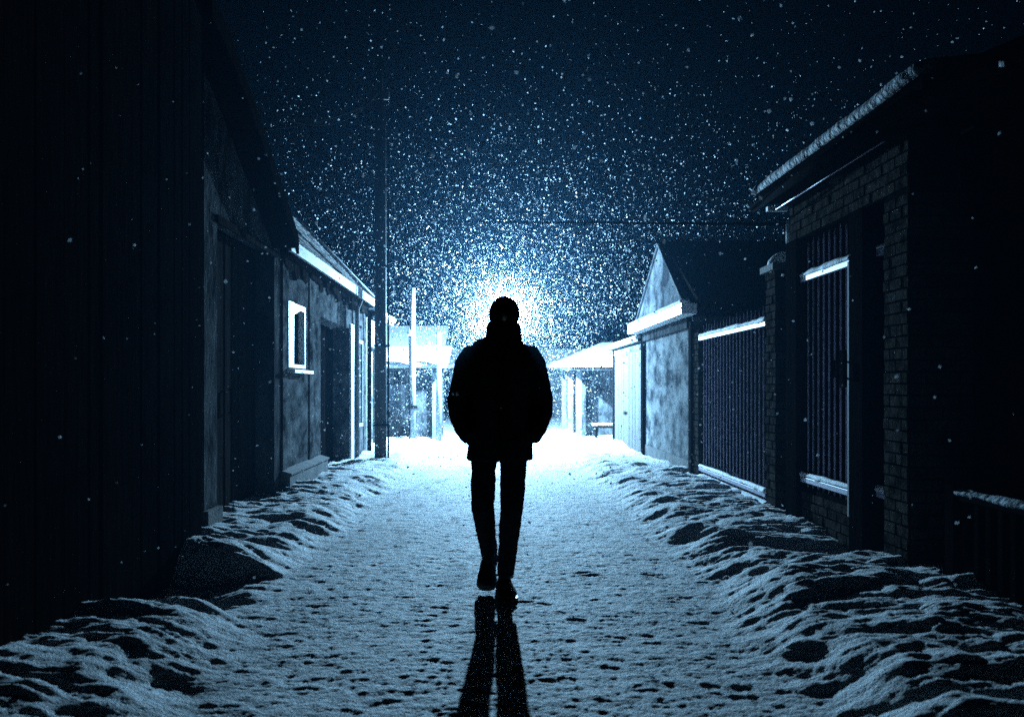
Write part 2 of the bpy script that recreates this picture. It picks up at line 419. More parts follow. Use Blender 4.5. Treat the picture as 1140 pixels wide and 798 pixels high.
# L3: pale garage past the house
t = thing('pale_garage', (-3.6, 19.6, 0), 'pale whitewashed garage just behind the tall dark utility pole', 'garage')
m = MB(); wall_holes(m, -2.55, -2.3, 17.96, 21.2, -.1, 2.50, [(18.6, 20.2, -.1, 2.0)])
m.box(-6, -2.552, 21.05, 21.2, -.1, 2.5)
m.build('wall', M['plaster_pale'], t)
MB().box(-2.50, -2.45, 18.6, 20.2, 0, 2.0).build('door', M['plaster_stain'], t)
rf = MB().prism([(-2.15, 2.52), (-2.15, 2.60), (-6, 3.4), (-6, 3.32)], 'y', 17.99, 21.35).build('roof', M['tin_dark'], t)
snow_strip(17.99, 21.35, [(-2.12, 2.605), (-2.10, 2.68), (-2.2, 2.74), (-6, 3.52), (-6, 3.41)], .03, 4, .12).build('snow_cover', M['snow_cap'], rf, smooth=True)

# L4: low shed at the bend
t = thing('low_shed', (-2.6, 24.6, 0), 'low shed under snow at the far end, behind the tallest pale pole', 'shed')
m = MB()
m.box(-5.5, -1.32, 23.0, 23.15, -.1, 1.60).box(-1.47, -1.32, 23.152, 26.0, -.1, 1.60)
m.build('wall', M['plaster_dim'], t)
MB().box(-1.42, -1.29, 22.92, 22.998, -.1, 1.58).build('corner_post', M['pole_pale'], t)
dd = MB().box(-1.30, -1.27, 23.5, 24.9, 0, 1.45).build('door', M['plaster_dim'], t)
MB().box(-2.7, -1.9, 22.95, 22.998, .7, 1.3).build('window', M['glass'], t)
rf = MB().prism([(22.75, 1.60), (22.75, 1.66), (26.3, 2.15), (26.3, 2.08)], 'x', -5.6, -1.12).build('roof', M['tin_dark'], t)
mm = snow_strip(-5.6, -1.10, [(22.70, 1.665), (22.68, 1.74), (22.78, 1.82), (26.3, 2.32), (26.3, 2.16)], .04, 9, .1)
mm.v = [(v[1], v[0], v[2]) for v in mm.v]; mm.build('snow_cover', M['snow_cap'], rf, smooth=True)

# far cottage behind
t = thing('far_cottage', (-4.5, 30, 0), 'dim cottage with snowy roof, farthest away, seen behind the low shed', 'house')
MB().box(-8, -1.6, 29, 33, -.1, 2.3).build('wall', M['plaster_dim'], t)
rf = MB().prism([(28.7, 2.30), (31, 3.0), (33.3, 2.3), (33.3, 2.22), (31, 2.9), (28.7, 2.22)], 'x', -8.2, -1.4).build('roof', M['tin_dark'], t)
MB().prism([(28.68, 2.31), (28.68, 2.40), (31, 3.13), (33.3, 2.42), (33.3, 2.31), (31, 3.01)], 'x', -8.18, -1.42).build('snow_cover', M['snow_cap'], rf)
# far barn closing the lane
t = thing('closing_barn', (1, 36, 0), 'long low barn closing the lane in the haze behind the walking person', 'barn')
m = MB().box(-1.6, 6, 36, 39, -.1, 1.9)
m.build('wall', M['plaster_stain'], t)
w_ = MB().box(-1.0, .2, 35.95, 35.998, 0, 1.6).build('door', M['plaster_dim'], t)
rf = MB().prism([(35.7, 1.9), (37.5, 2.5), (39.3, 1.9), (39.3, 1.82), (37.5, 2.42), (35.7, 1.82)], 'x', -1.9, 6.3).build('roof', M['tin_dark'], t)
MB().prism([(35.68, 1.91), (35.68, 2.02), (37.5, 2.66), (39.3, 2.02), (39.3, 1.91), (37.5, 2.51)], 'x', -1.88, 6.28).build('snow_cover', M['snow_cap'], rf)

# ================================================================== POLES AND CABLES
def gz(x, y): return float(ground_h(np.array([x]), np.array([y]))[0])
t = thing('utility_pole', (-1.865, 16.35, 0), 'tall dark utility pole with crossarm and conduit beside the pale garage', 'pole')
px, py = -1.865, 16.35
MB().tube([(px, py, -.2), (px, py, 3), (px, py, 6.05)], [.100, .096, .090], 16).build('shaft', M['wood_pole'], t, smooth=True)
MB().tube([(px, py, 6.05), (px, py, 6.68)], [.04, .035], 10).build('mast', M['iron_black'], t, smooth=True)
ca = MB().box(px-.17, px+.15, py-.10, py-.055, 5.93, 6.07).build('crossarm', M['wood_pole'], t, bevel=.01)
MB().tube([(px-.14, py-.078, 5.93), (px-.20, py-.078, 5.86), (px-.26, py-.078, 5.9)], .022, 8).build('insulator', M['iron_black'], ca, smooth=True)
MB().tube([(px+.12, py-.078, 6.07), (px+.12, py-.078, 6.15)], [.03, .02], 8).build('insulator', M['iron_black'], ca, smooth=True)
MB().tube([(px+.130, py-.02, .0), (px+.130, py-.02, 5.4)], .017, 8).build('conduit', M['iron_black'], t, smooth=True)
for z in (.6, 1.9, 3.2, 4.5, 5.3): MB().box(px-.102, px+.152, py-.102, py+.03, z, z+.03).build('clamp', M['iron_black'], t)

def pale_pole(x, y, top, r, label, lean=0):
    t = thing('pale_post', (x, y, 0), label, 'post', 'pale posts at the far end')
    MB().tube([(x, y, -.2), (x+lean, y, top)], [r, r*.8], 12).build('shaft', M['pole_pale'], t, smooth=True)
    return t
t1 = pale_pole(-1.85, 22.6, 3.47, .075, 'tallest of the pale posts, snow-plastered, in front of the low shed')
MB().box(-1.96, -1.74, 22.5, 22.7, .75, .82).build('collar', M['iron_black'], t1)
t2 = pale_pole(-1.255, 22.6, 2.47, .07, 'shorter thick pale post at the corner of the low shed')
t3 = thing('signal_post', (-1.90, 22.6, 0), 'thin dark post with small round head next to the tallest pale post', 'post')
MB().tube([(-1.90, 22.4, -.2), (-1.90, 22.4, 2.40)], .022, 8).build('shaft', M['iron_black'], t3, smooth=True)
MB().sphere((-1.90, 22.4, 2.45), .06).build('head', M['pole_pale'], t3, smooth=True)

def cable(name, a, b, sag, r0, r1, label):
    a = Vector(a); b = Vector(b); pts = []; rd = []
    for i in range(25):
        s = i/24; p = a.lerp(b, s); p.z -= sag*4*s*(1-s); pts.append(p); rd.append(r0+(r1-r0)*s)
    o = MB().tube(pts, rd, 6).build(name, M['iron_black'], None, smooth=True)
    return tag(o, label, 'cable', 'cables over the lane')
cable('power_cable', (-1.87, 16.3, 6.10), (-2.4, 8.2, 3.92), .55, .012, .006, 'upper sagging cable from the utility pole to the gabled garage roof')
cable('power_cable', (-1.97, 16.27, 5.90), (-2.5, 8.9, 3.52), .12, .012, .006, 'lower sagging cable from the utility pole to the gabled garage roof')
cable('service_cable', (2.68, 8.8, 2.68), (-1.865, 16.27, 3.95), .0, .014, .0016, 'straight dark cable crossing above the lane to the snow-edged brick house')

# ================================================================== RIGHT SIDE
XR = 2.6
# R1 brick house
t = thing('brick_house', (5, 6.5, 0), 'dark brick house with snow-edged overhanging roof and brick pillar', 'house')
m = MB()
m.box(XR+.0, 3.0, 6.23, 6.62, -.1, 2.50)            # pillar core
m.box(XR+.0, 2.9, 6.23, 8.72, 2.502, 2.868)           # brick band core
m.box(3.3, 3.45, 6.62, 8.72, -.1, 2.5)               # inner back wall
m.box(3.002, 8, 6.23, 6.40, -.1, 2.9)
m.box(3.46, 8, 8.60, 8.72, -.1, 2.9)
m.build('wall', M['mortar'], t)
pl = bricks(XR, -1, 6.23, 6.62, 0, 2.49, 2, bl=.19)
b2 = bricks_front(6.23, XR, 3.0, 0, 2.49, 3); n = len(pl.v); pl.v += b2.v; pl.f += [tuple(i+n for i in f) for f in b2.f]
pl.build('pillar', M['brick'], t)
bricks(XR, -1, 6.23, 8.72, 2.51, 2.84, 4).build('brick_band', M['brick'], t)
rf = MB(); fp = [(2.37, 8.92), (2.37, 5.47), (3.9, 1.6), (8.3, 1.5), (8.3, 8.92)]
rf.v += [(x_, y_, 2.87+(x_-2.37)*.1) for x_, y_ in fp]+[(x_, y_, 2.95+(x_-2.37)*.1) for x_, y_ in fp]
rf.f += [(0,1,2,3,4), (5,9,8,7,6)]+[(i, 5+i, 5+(i+1)%5, (i+1)%5) for i in range(5)]
rf = rf.build('roof', M['wood_black'], t)
MB().prism([(2.35, 2.845), (2.35, 2.97), (2.367, 2.97), (2.367, 2.845)], 'y', 5.47, 8.93).build('fascia', M['wood_black'], rf)
MB().box(2.40, XR-.015, 6.3, 8.70, 2.845, 2.86).build('soffit', M['wood_black'], rf)
MB().tube([(2.47, 6.3, 2.80), (2.47, 8.72, 2.80)], .006, 8).build('conduit', M['iron'], rf, smooth=True)
MB().tube([(2.32, 5.49, 2.85), (2.32, 8.95, 2.84)], .035, 10).build('gutter', M['iron_black'], rf, smooth=True)
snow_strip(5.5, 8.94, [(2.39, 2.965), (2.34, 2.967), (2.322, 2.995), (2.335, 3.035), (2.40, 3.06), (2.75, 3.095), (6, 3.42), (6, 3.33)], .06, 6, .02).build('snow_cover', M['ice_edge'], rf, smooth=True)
MB().box(2.42, 2.60, 8.80, 8.86, 2.80, 2.84).build('eave_bracket', M['white_paint'], rf)  # small white bar just below the eave tip
MB().tube([(2.62, 8.86, 2.5), (2.62, 8.86, 2.72)], .022, 8).build('drainpipe', M['white_paint'], rf, smooth=True)
# foot wall of the gate + dark jamb
wf = MB().box(2.62, 3.29, 7.28, 8.72, -.1, .40).build('gate_plinth', M['mortar'], t)
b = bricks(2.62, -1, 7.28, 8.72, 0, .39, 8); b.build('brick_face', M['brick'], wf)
MB().box(2.56, 3.0, 8.44, 8.74, -.1, 2.5).build('gate_post', M['wood_black'], t)
MB().box(2.58, 2.86, 6.98, 7.24, -.1, 2.5).build('gate_post', M['wood_black'], t)
MB().box(2.98, 3.05, 6.63, 6.97, -.05, 2.45).build('door', M['wood_black'], t)

def bar_gate(name, label, y0, y1, zb, zt, tip, n, x=2.62, tall=True, grp=None, cat='gate', snow=True):
    t = thing(name, (x, (y0+y1)/2, 0), label, cat, grp)
    for i in range(n):
        y = y0+(y1-y0)*(i+.5)/n; h = tip+random.uniform(-.02, .02)
        b = MB().tube([(x+.02, y, zb-.08), (x+.02, y, h), (x+.02, y, h+.05)], [.0085, .0085, .002], 8)
        b.build('bar', M['iron'], t, smooth=False)
    for z in (zb, zt):
        r = MB().box(x-.03, x+.0, y0, y1, z-.022, z+.022).build('rail', M['iron'], t, bevel=.004)
        if snow:
            snow_strip(y0, y1, [(x-.028, z+.022), (x-.038, z+.035), (x-.022, z+.062), (x+.002, z+.060), (x+.004, z+.024)], .032, 3+z, .03).build('snow_cover', M['snow_cap'], r, smooth=True)
    return t
g1 = bar_gate('bar_gate', 'tall iron bar gate between dark posts under the brick house eave', 7.26, 8.42, .47, 2.15, 2.44, 9)
MB().box(2.585, 2.625, 7.245, 7.285, .30, 2.16).build('frame_post', M['pole_pale'], g1)
MB().tube([(2.57, 7.40, 1.32), (2.53, 7.40, 1.32), (2.53, 7.40, 1.44), (2.57, 7.40, 1.44)], .010, 6).build('handle', M['iron_black'], g1)
MB().box(2.58, 2.62, 7.36, 7.44, 1.24, 1.52).build('lock', M['iron_black'], g1)
g2 = bar_gate('side_gate', 'narrow dark gate leaf half hidden between the dark post and brick pillar', 6.64, 6.96, .50, 2.18, 2.4, 3, x=2.70)

# R2 bar fence with its pillars
def brick_pillar(name, label, x0, x1, y0, y1, top, seed, cap=True):
    t = thing(name, ((x0+x1)/2, (y0+y1)/2, 0), label, 'pillar', 'brick fence pillars')
    MB().box(x0, x1, y0, y1, -.1, top).build('core', M['mortar'], t)
    a = bricks(x0, -1, y0, y1, 0, top-.01, seed); b = bricks_front(y0, x0, x1, 0, top-.01, seed+1)
    n = len(a.v); a.v += b.v; a.f += [tuple(i+n for i in f) for f in b.f]
    a.build('brickwork', M['brick'], t)
    if cap:
        c = MB().box(x0-.05, x1+.05, y0-.05, y1+.05, top, top+.06).build('cap', M['concrete'], t)
        s = MB().sphere(((x0+x1)/2, (y0+y1)/2, top+.06), 1, 16, 10, ((x1-x0)/2+.04, (y1-y0)/2+.04, .14)).build('snow_cover', M['snow_cap'], c, smooth=True)
    return t
brick_pillar('brick_pillar', 'square brick fence pillar with rounded snow cap, nearest the bar gate', 2.6, 2.95, 9.16, 9.5, 2.32, 21)
brick_pillar('brick_pillar', 'dark brick fence pillar next to the snow-gabled shed', 2.6, 2.92, 12.62, 12.95, 1.98, 31, cap=False)
f1 = bar_gate('bar_fence', 'long iron bar fence on a snowy kerb between two brick pillars', 9.52, 12.6, .21, 1.85, 1.98, 20, cat='fence')
pl = MB().box(2.58, 2.78, 9.52, 12.6, -.1, .08).build('plinth', M['concrete'], f1)
snow_strip(9.52, 12.6, [(2.57, .082), (2.56, .12), (2.62, .15), (2.72, .145), (2.78, .084)], .03, 14, .04).build('snow_cover', M['snow_cap'], pl, smooth=True)
# dark boards behind the fence
t = thing('board_screen', (2.95, 11, 0), 'black board screen standing behind the iron bar fence', 'screen')
m = MB(); k = 9.52
while k < 12.9:
    m.box(2.93, 2.955+rr.uniform(0, .01), k, k+.14, 0, 1.78+rr.uniform(-.01, .01)); k += .146
m.build('panel', M['wood_black'], t)
MB().box(2.957, 3.0, 9.52, 12.9, 1.3, 1.38).build('rail', M['wood_black'], t)

# dark house behind the fence
t = thing('dark_house', (6.5, 14, 0), 'large unlit dark roofed house rising behind the bar fence', 'house')
MB().box(4.6, 10, 12.2, 17.4, -.1, 2.35).build('wall', M['wood_dark'], t)
rf = MB(); E = [(3.7, 11.2, 2.22), (10.8, 11.2, 2.22), (10.8, 17.9, 2.22), (3.7, 17.9, 2.22), (4.6, 14.2, 3.55), (8.2, 14.2, 3.62)]
rf.v += E; rf.f += [(0,1,5,4), (1,2,5), (2,3,4,5), (3,0,4), (0,3,2,1)]
rf = rf.build('roof', M['wood_dark'], t)

# R3 shed with bright gable
t = thing('gabled_shed', (3.6, 15.1, 0), 'stained plaster shed with pale pointed gable above a bright fascia', 'shed')
m = MB().box(2.6, 2.8, 13.0, 17.05, .26, 2.16)
m.box(2.802, 6.0, 13.0, 13.15, -.1, 2.16).box(2.802, 6, 16.9, 17.05, -.1, 2.16)
m.build('wall', M['plaster_stain'], t)
MB().box(2.585, 2.80, 12.99, 17.07, -.1, .258).build('plinth', M['concrete'], t)
MB().box(2.56, 2.60, 12.97, 13.12, -.1, 2.1).build('corner_post', M['wood_dark'], t)
MB().box(2.55, 2.80, 17.08, 17.32, -.1, 2.3).build('corner_post', M['wood_black'], t)
MB().box(2.545, 2.598, 13.14, 17.05, 2.02, 2.16).build('lintel', M['plaster_dim'], t)
gb = MB().prism([(12.95, 2.30), (17.4, 2.30), (15.0, 3.36)], 'x', 2.48, 2.54).build('gable', M['gable_tin'], t)
MB().box(2.36, 2.56, 12.55, 17.55, 2.165, 2.30).build('fascia', M['white_paint'], t)
snow_strip(12.55, 17.55, [(2.37, 2.301), (2.345, 2.33), (2.38, 2.36), (2.47, 2.355), (2.475, 2.302)], .02, 22, .05).build('snow_cover', M['snow_cap'], t, smooth=True)
rf = MB().prism([(12.45, 2.305), (15.0, 3.375), (17.5, 2.305), (17.5, 2.36), (15.0, 3.44), (12.45, 2.36)], 'x', 2.545, 6.0).build('roof', M['wood_dark'], t)
MB().prism([(12.93, 2.302), (15.0, 3.362), (17.42, 2.302), (17.42, 2.33), (15.0, 3.40), (12.93, 2.33)], 'x', 2.455, 2.542).build('verge_board', M['gable_tin'], rf)

# R4 pale board wall
t = thing('board_garage', (3.2, 19.3, 0), 'pale warm board garage front between two dark posts past the gabled shed', 'garage')
m = MB(); k = 17.34
while k < 21.4:
    m.box(2.60-rr.uniform(0, .008), 2.66, k, min(k+.16, 21.4), -.1, 1.90); k += .164
m.box(2.662, 5, 17.34, 21.4, -.1, 1.88)
m.build('wall', M['board_warm'], t)
MB().box(2.57, 2.66, 21.42, 21.62, -.1, 2.03).build('corner_post', M['wood_black'], t)
MB().box(2.585, 2.66, 17.34, 21.4, 1.902, 2.0).build('lintel', M['plaster_stain'], t)
rf = MB().box(2.50, 5.2, 17.34, 21.9, 2.035, 2.07).build('roof', M['tin_dark'], t)
snow_strip(17.36, 21.9, [(2.50, 2.072), (2.47, 2.10), (2.50, 2.15), (2.6, 2.17), (5.2, 2.2), (5.2, 2.072)], .03, 33, .1).build('snow_cover', M['snow_cap'], rf, smooth=True)

# R5 far shed with porch posts
t = thing('porch_shed', (2.9, 25, 0), 'low shed with white porch posts under a broad snowy roof at lane end', 'shed')
MB().box(2.05, 5, 23.6, 23.75, -.1, 1.66).box(2.05, 2.2, 23.752, 27.5, -.1, 1.66).build('wall', M['plaster_dim'], t)
for (a, b_) in ((2.0, 23.3), (1.93, 25.0), (1.90, 26.8)):
    MB().box(a-.07, a+.05, b_, b_+.10, -.1, 1.64).build('porch_post', M['pole_pale'], t)
rf = MB(); E = [(1.75, 22.9, 1.62), (5.2, 22.9, 1.62), (5.2, 28, 2.35), (1.55, 28, 1.70)]
rf.v += E+[(x_, y_, z_+.06) for (x_, y_, z_) in E]; rf.f += [(3,2,1,0), (4,5,6,7), (0,1,5,4), (1,2,6,5), (2,3,7,6), (3,0,4,7)]
rf = rf.build('roof', M['tin_dark'], t)
E = [(1.72, 22.85, 1.685), (5.2, 22.85, 1.685), (5.2, 28, 2.42), (3.0, 27.6, 2.36), (1.52, 28, 1.765)]
mb = MB(); mb.v += E+[(x_+(.03 if x_ < 3 else 0), y_+.02, z_+.11) for (x_, y_, z_) in E]
mb.f += [(4,3,2,1,0), (5,6,7,8), (5,8,9), (0,1,6,5), (1,2,7,6), (2,3,8,7), (3,4,9,8), (4,0,5,9)]
mb.build('snow_cover', M['snow_cap'], rf, bevel=.03)
t = thing('garden_bench', (2.55, 22.4, 0), 'small snow-covered bench in front of the low porch shed', 'bench')
st = MB().box(2.2, 2.9, 22.2, 22.5, .32, .36).build('seat', M['wood_dark'], t)
MB().box(2.21, 2.89, 22.21, 22.49, .361, .42).build('snow_cover', M['snow_cap'], st, bevel=.02)
for x_ in (2.26, 2.78):
    MB().box(x_, x_+.06, 22.24, 22.46, -.1, .318).build('leg', M['wood_dark'], t)

# near low ribbed fence, right edge
t = thing('ribbed_fence', (2.72, 4.6, 0), 'low ribbed metal fence with thin snow edge before the brick pillar', 'fence')
m = MB(); k = 3.0; i = 0
poly = []
while k < 5.72:
    poly.append((2.66 if i % 2 == 0 else 2.70, k)); poly.append((2.66 if i % 2 == 0 else 2.70, k+.05)); k += .065; i += 1
poly2 = [(x_+.012, y_) for (x_, y_) in poly[::-1]]
MB().prism(poly+poly2, 'z', 0, .60).build('panel', M['tin_green'], t)
r = MB().box(2.65, 2.73, 3.0, 5.72, .602, .63).build('rail', M['iron_black'], t)
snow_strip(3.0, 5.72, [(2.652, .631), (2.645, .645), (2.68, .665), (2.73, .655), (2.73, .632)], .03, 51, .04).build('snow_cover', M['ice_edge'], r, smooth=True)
MB().box(2.64, 2.74, 5.73, 5.83, -.1, .68).build('post', M['wood_black'], t)
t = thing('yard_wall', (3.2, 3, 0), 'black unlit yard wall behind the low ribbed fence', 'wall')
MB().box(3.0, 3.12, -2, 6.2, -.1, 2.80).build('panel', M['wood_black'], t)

# ================================================================== FLOODLIGHT
t = thing('floodlight', (LAMP.x, LAMP.y, 0), 'glaring floodlight on a thin pole hidden behind the walking person', 'lamp')
MB().tube([(LAMP.x, LAMP.y+.05, -.2), (LAMP.x, LAMP.y+.05, LAMP.z-.05)], .012, 10).build('pole', M['iron_black'], t, smooth=True)
hd = MB().sphere(LAMP, .05, 16, 12).build('lamp_head', M['lamp'], t, smooth=True)
hd.visible_shadow = True
pl_ = bpy.data.lights.new('floodlight_beam', 'POINT'); pl_.energy = 16500; pl_.color = (.35, .69, 1.0); pl_.shadow_soft_size = .055
lo = bpy.data.objects.new('floodlight_beam', pl_); COL.objects.link(lo); lo.location = LAMP+Vector((0, 0, .12)); 

# ================================================================== PERSON (walks towards the camera)
PX, PY = .038, 5.97
t = thing('person', (PX, PY, 0), 'person in dark knee-free coat and beanie walking down the snowy lane, hands in pockets', 'person')
t['label'] = 'person in black coat and beanie walking down the lane, hands in coat pockets'
def remesh(o, vs, sm=3, disp=0, ds_=.1):
    r = o.modifiers.new('remesh', 'REMESH'); r.mode = 'VOXEL'; r.voxel_size = vs; r.use_smooth_shade = True
    s = o.modifiers.new('smooth', 'SMOOTH'); s.factor = .5; s.iterations = sm
    if disp:
        tx = bpy.data.textures.new('folds', 'CLOUDS'); tx.noise_scale = ds_; tx.noise_depth = 2
        d = o.modifiers.new('folds', 'DISPLACE'); d.texture = tx; d.strength = disp; d.mid_level = .5
HXc = .062
# body
b = MB()
b.tube([(PX, PY, .86), (PX, PY, 1.0), (PX, PY, 1.2), (PX, PY, 1.38), (PX+.01, PY, 1.46), (HXc, PY, 1.52), (HXc, PY, 1.60)], None, 20,
       ell=[(.15,.10), (.15,.10), (.155,.105), (.17,.10), (.13,.09), (.062,.065), (.058,.062)])
b.sphere((HXc, PY, 1.675), 1, 24, 18, (.076, .095, .112))
b.sphere((HXc, PY-.045, 1.605), 1, 16, 10, (.048, .045, .045))      # jaw
b.sphere((HXc, PY-.098, 1.655), 1, 10, 8, (.013, .016, .022))        # nose
b.sphere((HXc, PY-.088, 1.617), 1, 10, 6, (.024, .012, .006)); b.sphere((HXc, PY-.087, 1.606), 1, 10, 6, (.021, .012, .007))
b.sphere((HXc, PY-.080, 1.695), 1, 12, 6, (.055, .018, .010))        # brow
for s in (-1, 1): b.sphere((HXc+s*.078, PY+.01, 1.66), 1, 8, 8, (.010, .018, .030))
for s in (-1, 1):
    b.tube([(PX+s*.14, PY, 1.41), (PX+s*.20, PY+.005, 1.36), (PX+s*.238, PY+.025, 1.24), (PX+s*.245, PY+.03, 1.13), (PX+s*.235, PY+.01, 1.06), (PX+s*.195, PY-.04, .985), (PX+s*.13, PY-.06, .93)], [.04, .04, .038, .036, .032, .028, .022], 12)
    b.sphere((PX+s*.11, PY-.06, .905), 1, 10, 8, (.020, .033, .045))
    for q in range(4):
        b.tube([(PX+s*.10, PY-.088+q*.019, .88), (PX+s*.085, PY-.090+q*.019, .865), (PX+s*.070, PY-.088+q*.019, .862)], [.009, .0085, .007], 8)
    b.tube([(PX+s*.11, PY-.085, .925), (PX+s*.09, PY-.10, .915), (PX+s*.075, PY-.10, .905)], [.011, .010, .008], 8)
LL = [(-.050, 5.98, .90), (-.055, 5.95, .74), (-.058, 5.92, .54), (-.044, 6.02, .34), (-.028, 6.13, .17)]
RL = [(.112, 5.96, .90), (.108, 5.93, .74), (.098, 5.89, .54), (.084, 5.935, .34), (.071, 5.98, .15)]
b.tube([(x_, y_, z_) for (x_, y_, z_) in LL], [.065, .055, .045, .04, .028], 14)
b.tube([(x_, y_, z_) for (x_, y_, z_) in RL], [.065, .055, .045, .04, .028], 14)
body = b.build('body', M['skin'], t); remesh(body, .009, 2)
# eyes
for s in (-1, 1): MB().sphere((HXc+s*.031, PY-.083, 1.678), .011, 12, 8).build('eye', M['glass'], body, smooth=True)
# hat
h = MB(); h.sphere((HXc, PY+.005, 1.697), 1, 26, 18, (.088, .104, .092))
h.v = [(v[0], v[1], max(v[2], 1.675)) for v in h.v]
hat = h.build('beanie', M['wool'], t, smooth=True)
MB().tube([(HXc, PY+.005, 1.640), (HXc, PY+.004, 1.675), (HXc, PY+.004, 1.705)], None, 26, ell=[(.086,.101), (.0915,.107), (.0895,.105)]).build('cuff', M['wool'], hat, smooth=True)
# coat
c = MB()
c.tube([(PX-.003, PY, .808), (PX-.003, PY, .83), (PX, PY, .95), (PX, PY, 1.06), (PX, PY, 1.14), (PX, PY, 1.25), (PX, PY, 1.36), (PX, PY, 1.43), (PX+.012, PY, 1.478), (PX+.02, PY, 1.512)], None, 28,
       ell=[(.198,.145), (.199,.147), (.192,.145), (.180,.14), (.178,.14), (.194,.14), (.210,.135), (.210,.125), (.172,.115), (.125,.105)])
c.tube([(PX+.018, PY+.0, 1.48), (PX+.020, PY, 1.54), (PX+.021, PY, 1.60), (PX+.022, PY, 1.634)], None, 24, ell=[(.125,.11), (.107,.108), (.103,.108), (.090,.104)])
c.sphere((PX+.02, PY+.07, 1.53), 1, 16, 10, (.10, .06, .07))
for s in (-1, 1):
    c.tube([(PX+s*.10, PY, 1.445), (PX+s*.180, PY, 1.428), (PX+s*.208, PY+.005, 1.385), (PX+s*.230, PY+.02, 1.28), (PX+s*.256, PY+.035, 1.16), (PX+s*.252, PY+.02, 1.09), (PX+s*.214, PY-.035, 1.0), (PX+s*.180, PY-.075, .945)],
           [.066, .070, .069, .067, .066, .063, .062, .054], 18)
coat = c.build('coat', M['coat'], t); remesh(coat, .0085, 3, .012, .07)
MB().box(PX-.004, PX+.012, PY-.152, PY-.146, .83, 1.45).build('zip', M['iron_black'], coat)
for s in (-1, 1):
    MB().box(PX+s*.10-.055, PX+s*.10+.055, PY-.158, PY-.150, .905, .935).build('pocket_flap', M['coat'], coat)
# trousers
q = MB()
q.tube([(PX, PY, .97), (PX, PY, .88), (PX, PY, .83)], None, 22, ell=[(.15,.11), (.16,.115), (.148,.10)])
q.tube([(-.054, 5.98, .86), (-.062, 5.965, .76), (-.066, 5.93, .62), (-.067, 5.92, .53), (-.054, 5.975, .42), (-.038, 6.05, .30), (-.024, 6.14, .150)], [.086, .076, .071, .068, .062, .055, .047], 16)
q.tube([(.114, 5.96, .86), (.114, 5.945, .76), (.109, 5.90, .62), (.104, 5.88, .53), (.094, 5.90, .42), (.082, 5.94, .30), (.071, 5.98, .125)], [.086, .079, .074, .069, .064, .057, .051], 16)
tr = q.build('trousers', M['denim'], t); remesh(tr, .007, 2, .014, .05)
# shoes
def shoe(ank, heel, toe, width):
    ank, heel, toe = Vector(ank), Vector(heel), Vector(toe)
    ax = (toe-heel).normalized(); side = ax.cross(Vector((0,0,1))).normalized(); up = side.cross(ax)
    L_ = (toe-heel).length; mb = MB()
    pts = []; el = []
    for s, w, hgt in ((0, .55, .05), (.08, .8, .075), (.25, .85, .085), (.45, .9, .070), (.62, 1.05, .055), (.8, 1.05, .045), (.93, .85, .036), (1.0, .5, .024)):
        p = heel+ax*(L_*s)+up*hgt*.5
        n = len(mb.v); pts.append(p)
        for k in range(16):
            a = 2*math.pi*k/16
            cu = math.sin(a); cs = math.cos(a)
            q_ = p+side*cs*width*.5*w+up*(cu*hgt*.5 if cu > 0 else max(cu*1.3, -1)*hgt*.5)
            mb.v.append(tuple(q_))
    for i in range(7):
        for k in range(16):
            a = i*16+k; b_ = i*16+(k+1) % 16; mb.f.append((a, b_, b_+16, a+16))
    mb.f.append(tuple(range(16))[::-1]); mb.f.append(tuple(range(112, 128)))
    mb.tube([heel+ax*L_*.22+up*.03, ank], [.042, .038], 14)
    o = mb.build('shoe', M['leather'], t); remesh(o, .006, 2)
    so = MB()
    poly = [(0, .30), (.06, .40), (.25, .42), (.45, .42), (.65, .54), (.82, .54), (.95, .38), (1.0, .15)]
    ring = [(s, w) for s, w in poly]+[(s, -w) for s, w in poly[::-1]]
    for dz in (-.022, .004):
        for s, w in ring: so.v.append(tuple(heel+ax*(L_*s)+side*width*w*1.02+up*dz))
    k = len(ring); so.f.append(tuple(range(k))); so.f.append(tuple(range(k, 2*k))[::-1])
    for i in range(k): so.f.append((i, (i+1) % k, k+(i+1) % k, k+i))
    so.build('sole', M['leather'], o)
shoe((-.024, 6.14, .20), (-.032, 6.17, .155), (-.048, 6.01, .030), .112)
shoe((.070, 5.99, .19), (.055, 6.04, .022), (.078, 5.77, .012), .122)

# ================================================================== FALLING SNOW
rng = np.random.default_rng(3)
def flakes(n, box, smin, smax, power=4.0):
    c = np.stack([rng.uniform(box[0], box[1], n), rng.uniform(box[2], box[3], n), rng.uniform(box[4], box[5], n)], 1)
    r = smin+(smax-smin)*rng.random(n)**power
    return c, r
C1, R1 = flakes(46000, (-11, 11, 3.2, 30, 0, 9.5), .0032, .013)
C2, R2 = flakes(46000, (-4.5, 5.0, 13, 29, 0, 6.5), .0042, .0180)
C3, R3 = flakes(900, (-4, 5, 5, 14, 0, 5), .008, .014)
C2 = np.array([LAMP.x, 20.0, LAMP.z-.2])+rng.normal(size=C2.shape)*np.array([2.3, 3.6, 2.1])
C4 = rng.normal(size=(30000, 3)); C4 /= np.linalg.norm(C4, axis=1, keepdims=True)
C4 = np.array(LAMP)+C4*(.36+rng.gamma(1.6, .55, 30000))[:,None]; R4 = rng.uniform(.0018, .0034, 30000)      # tiny flakes added round the lamp to make its white halo
Cc = np.concatenate([C1, C2, C3, C4]); Rr = np.concatenate([R1, R2, R3, R4])
keep = (rng.random(len(Cc)) < 1.1-Cc[:,2]/7.5) & (Cc[:,2] > .02) & (Cc[:,1] > 3.2) & ~((np.abs(Cc[:,0]) > 2.25) & (Cc[:,2] < 2.6))
keep &= (Cc[:,1]*.78+1.5 > np.abs(Cc[:,0])) & (Cc[:,2] < 2.2+Cc[:,1]*.42)
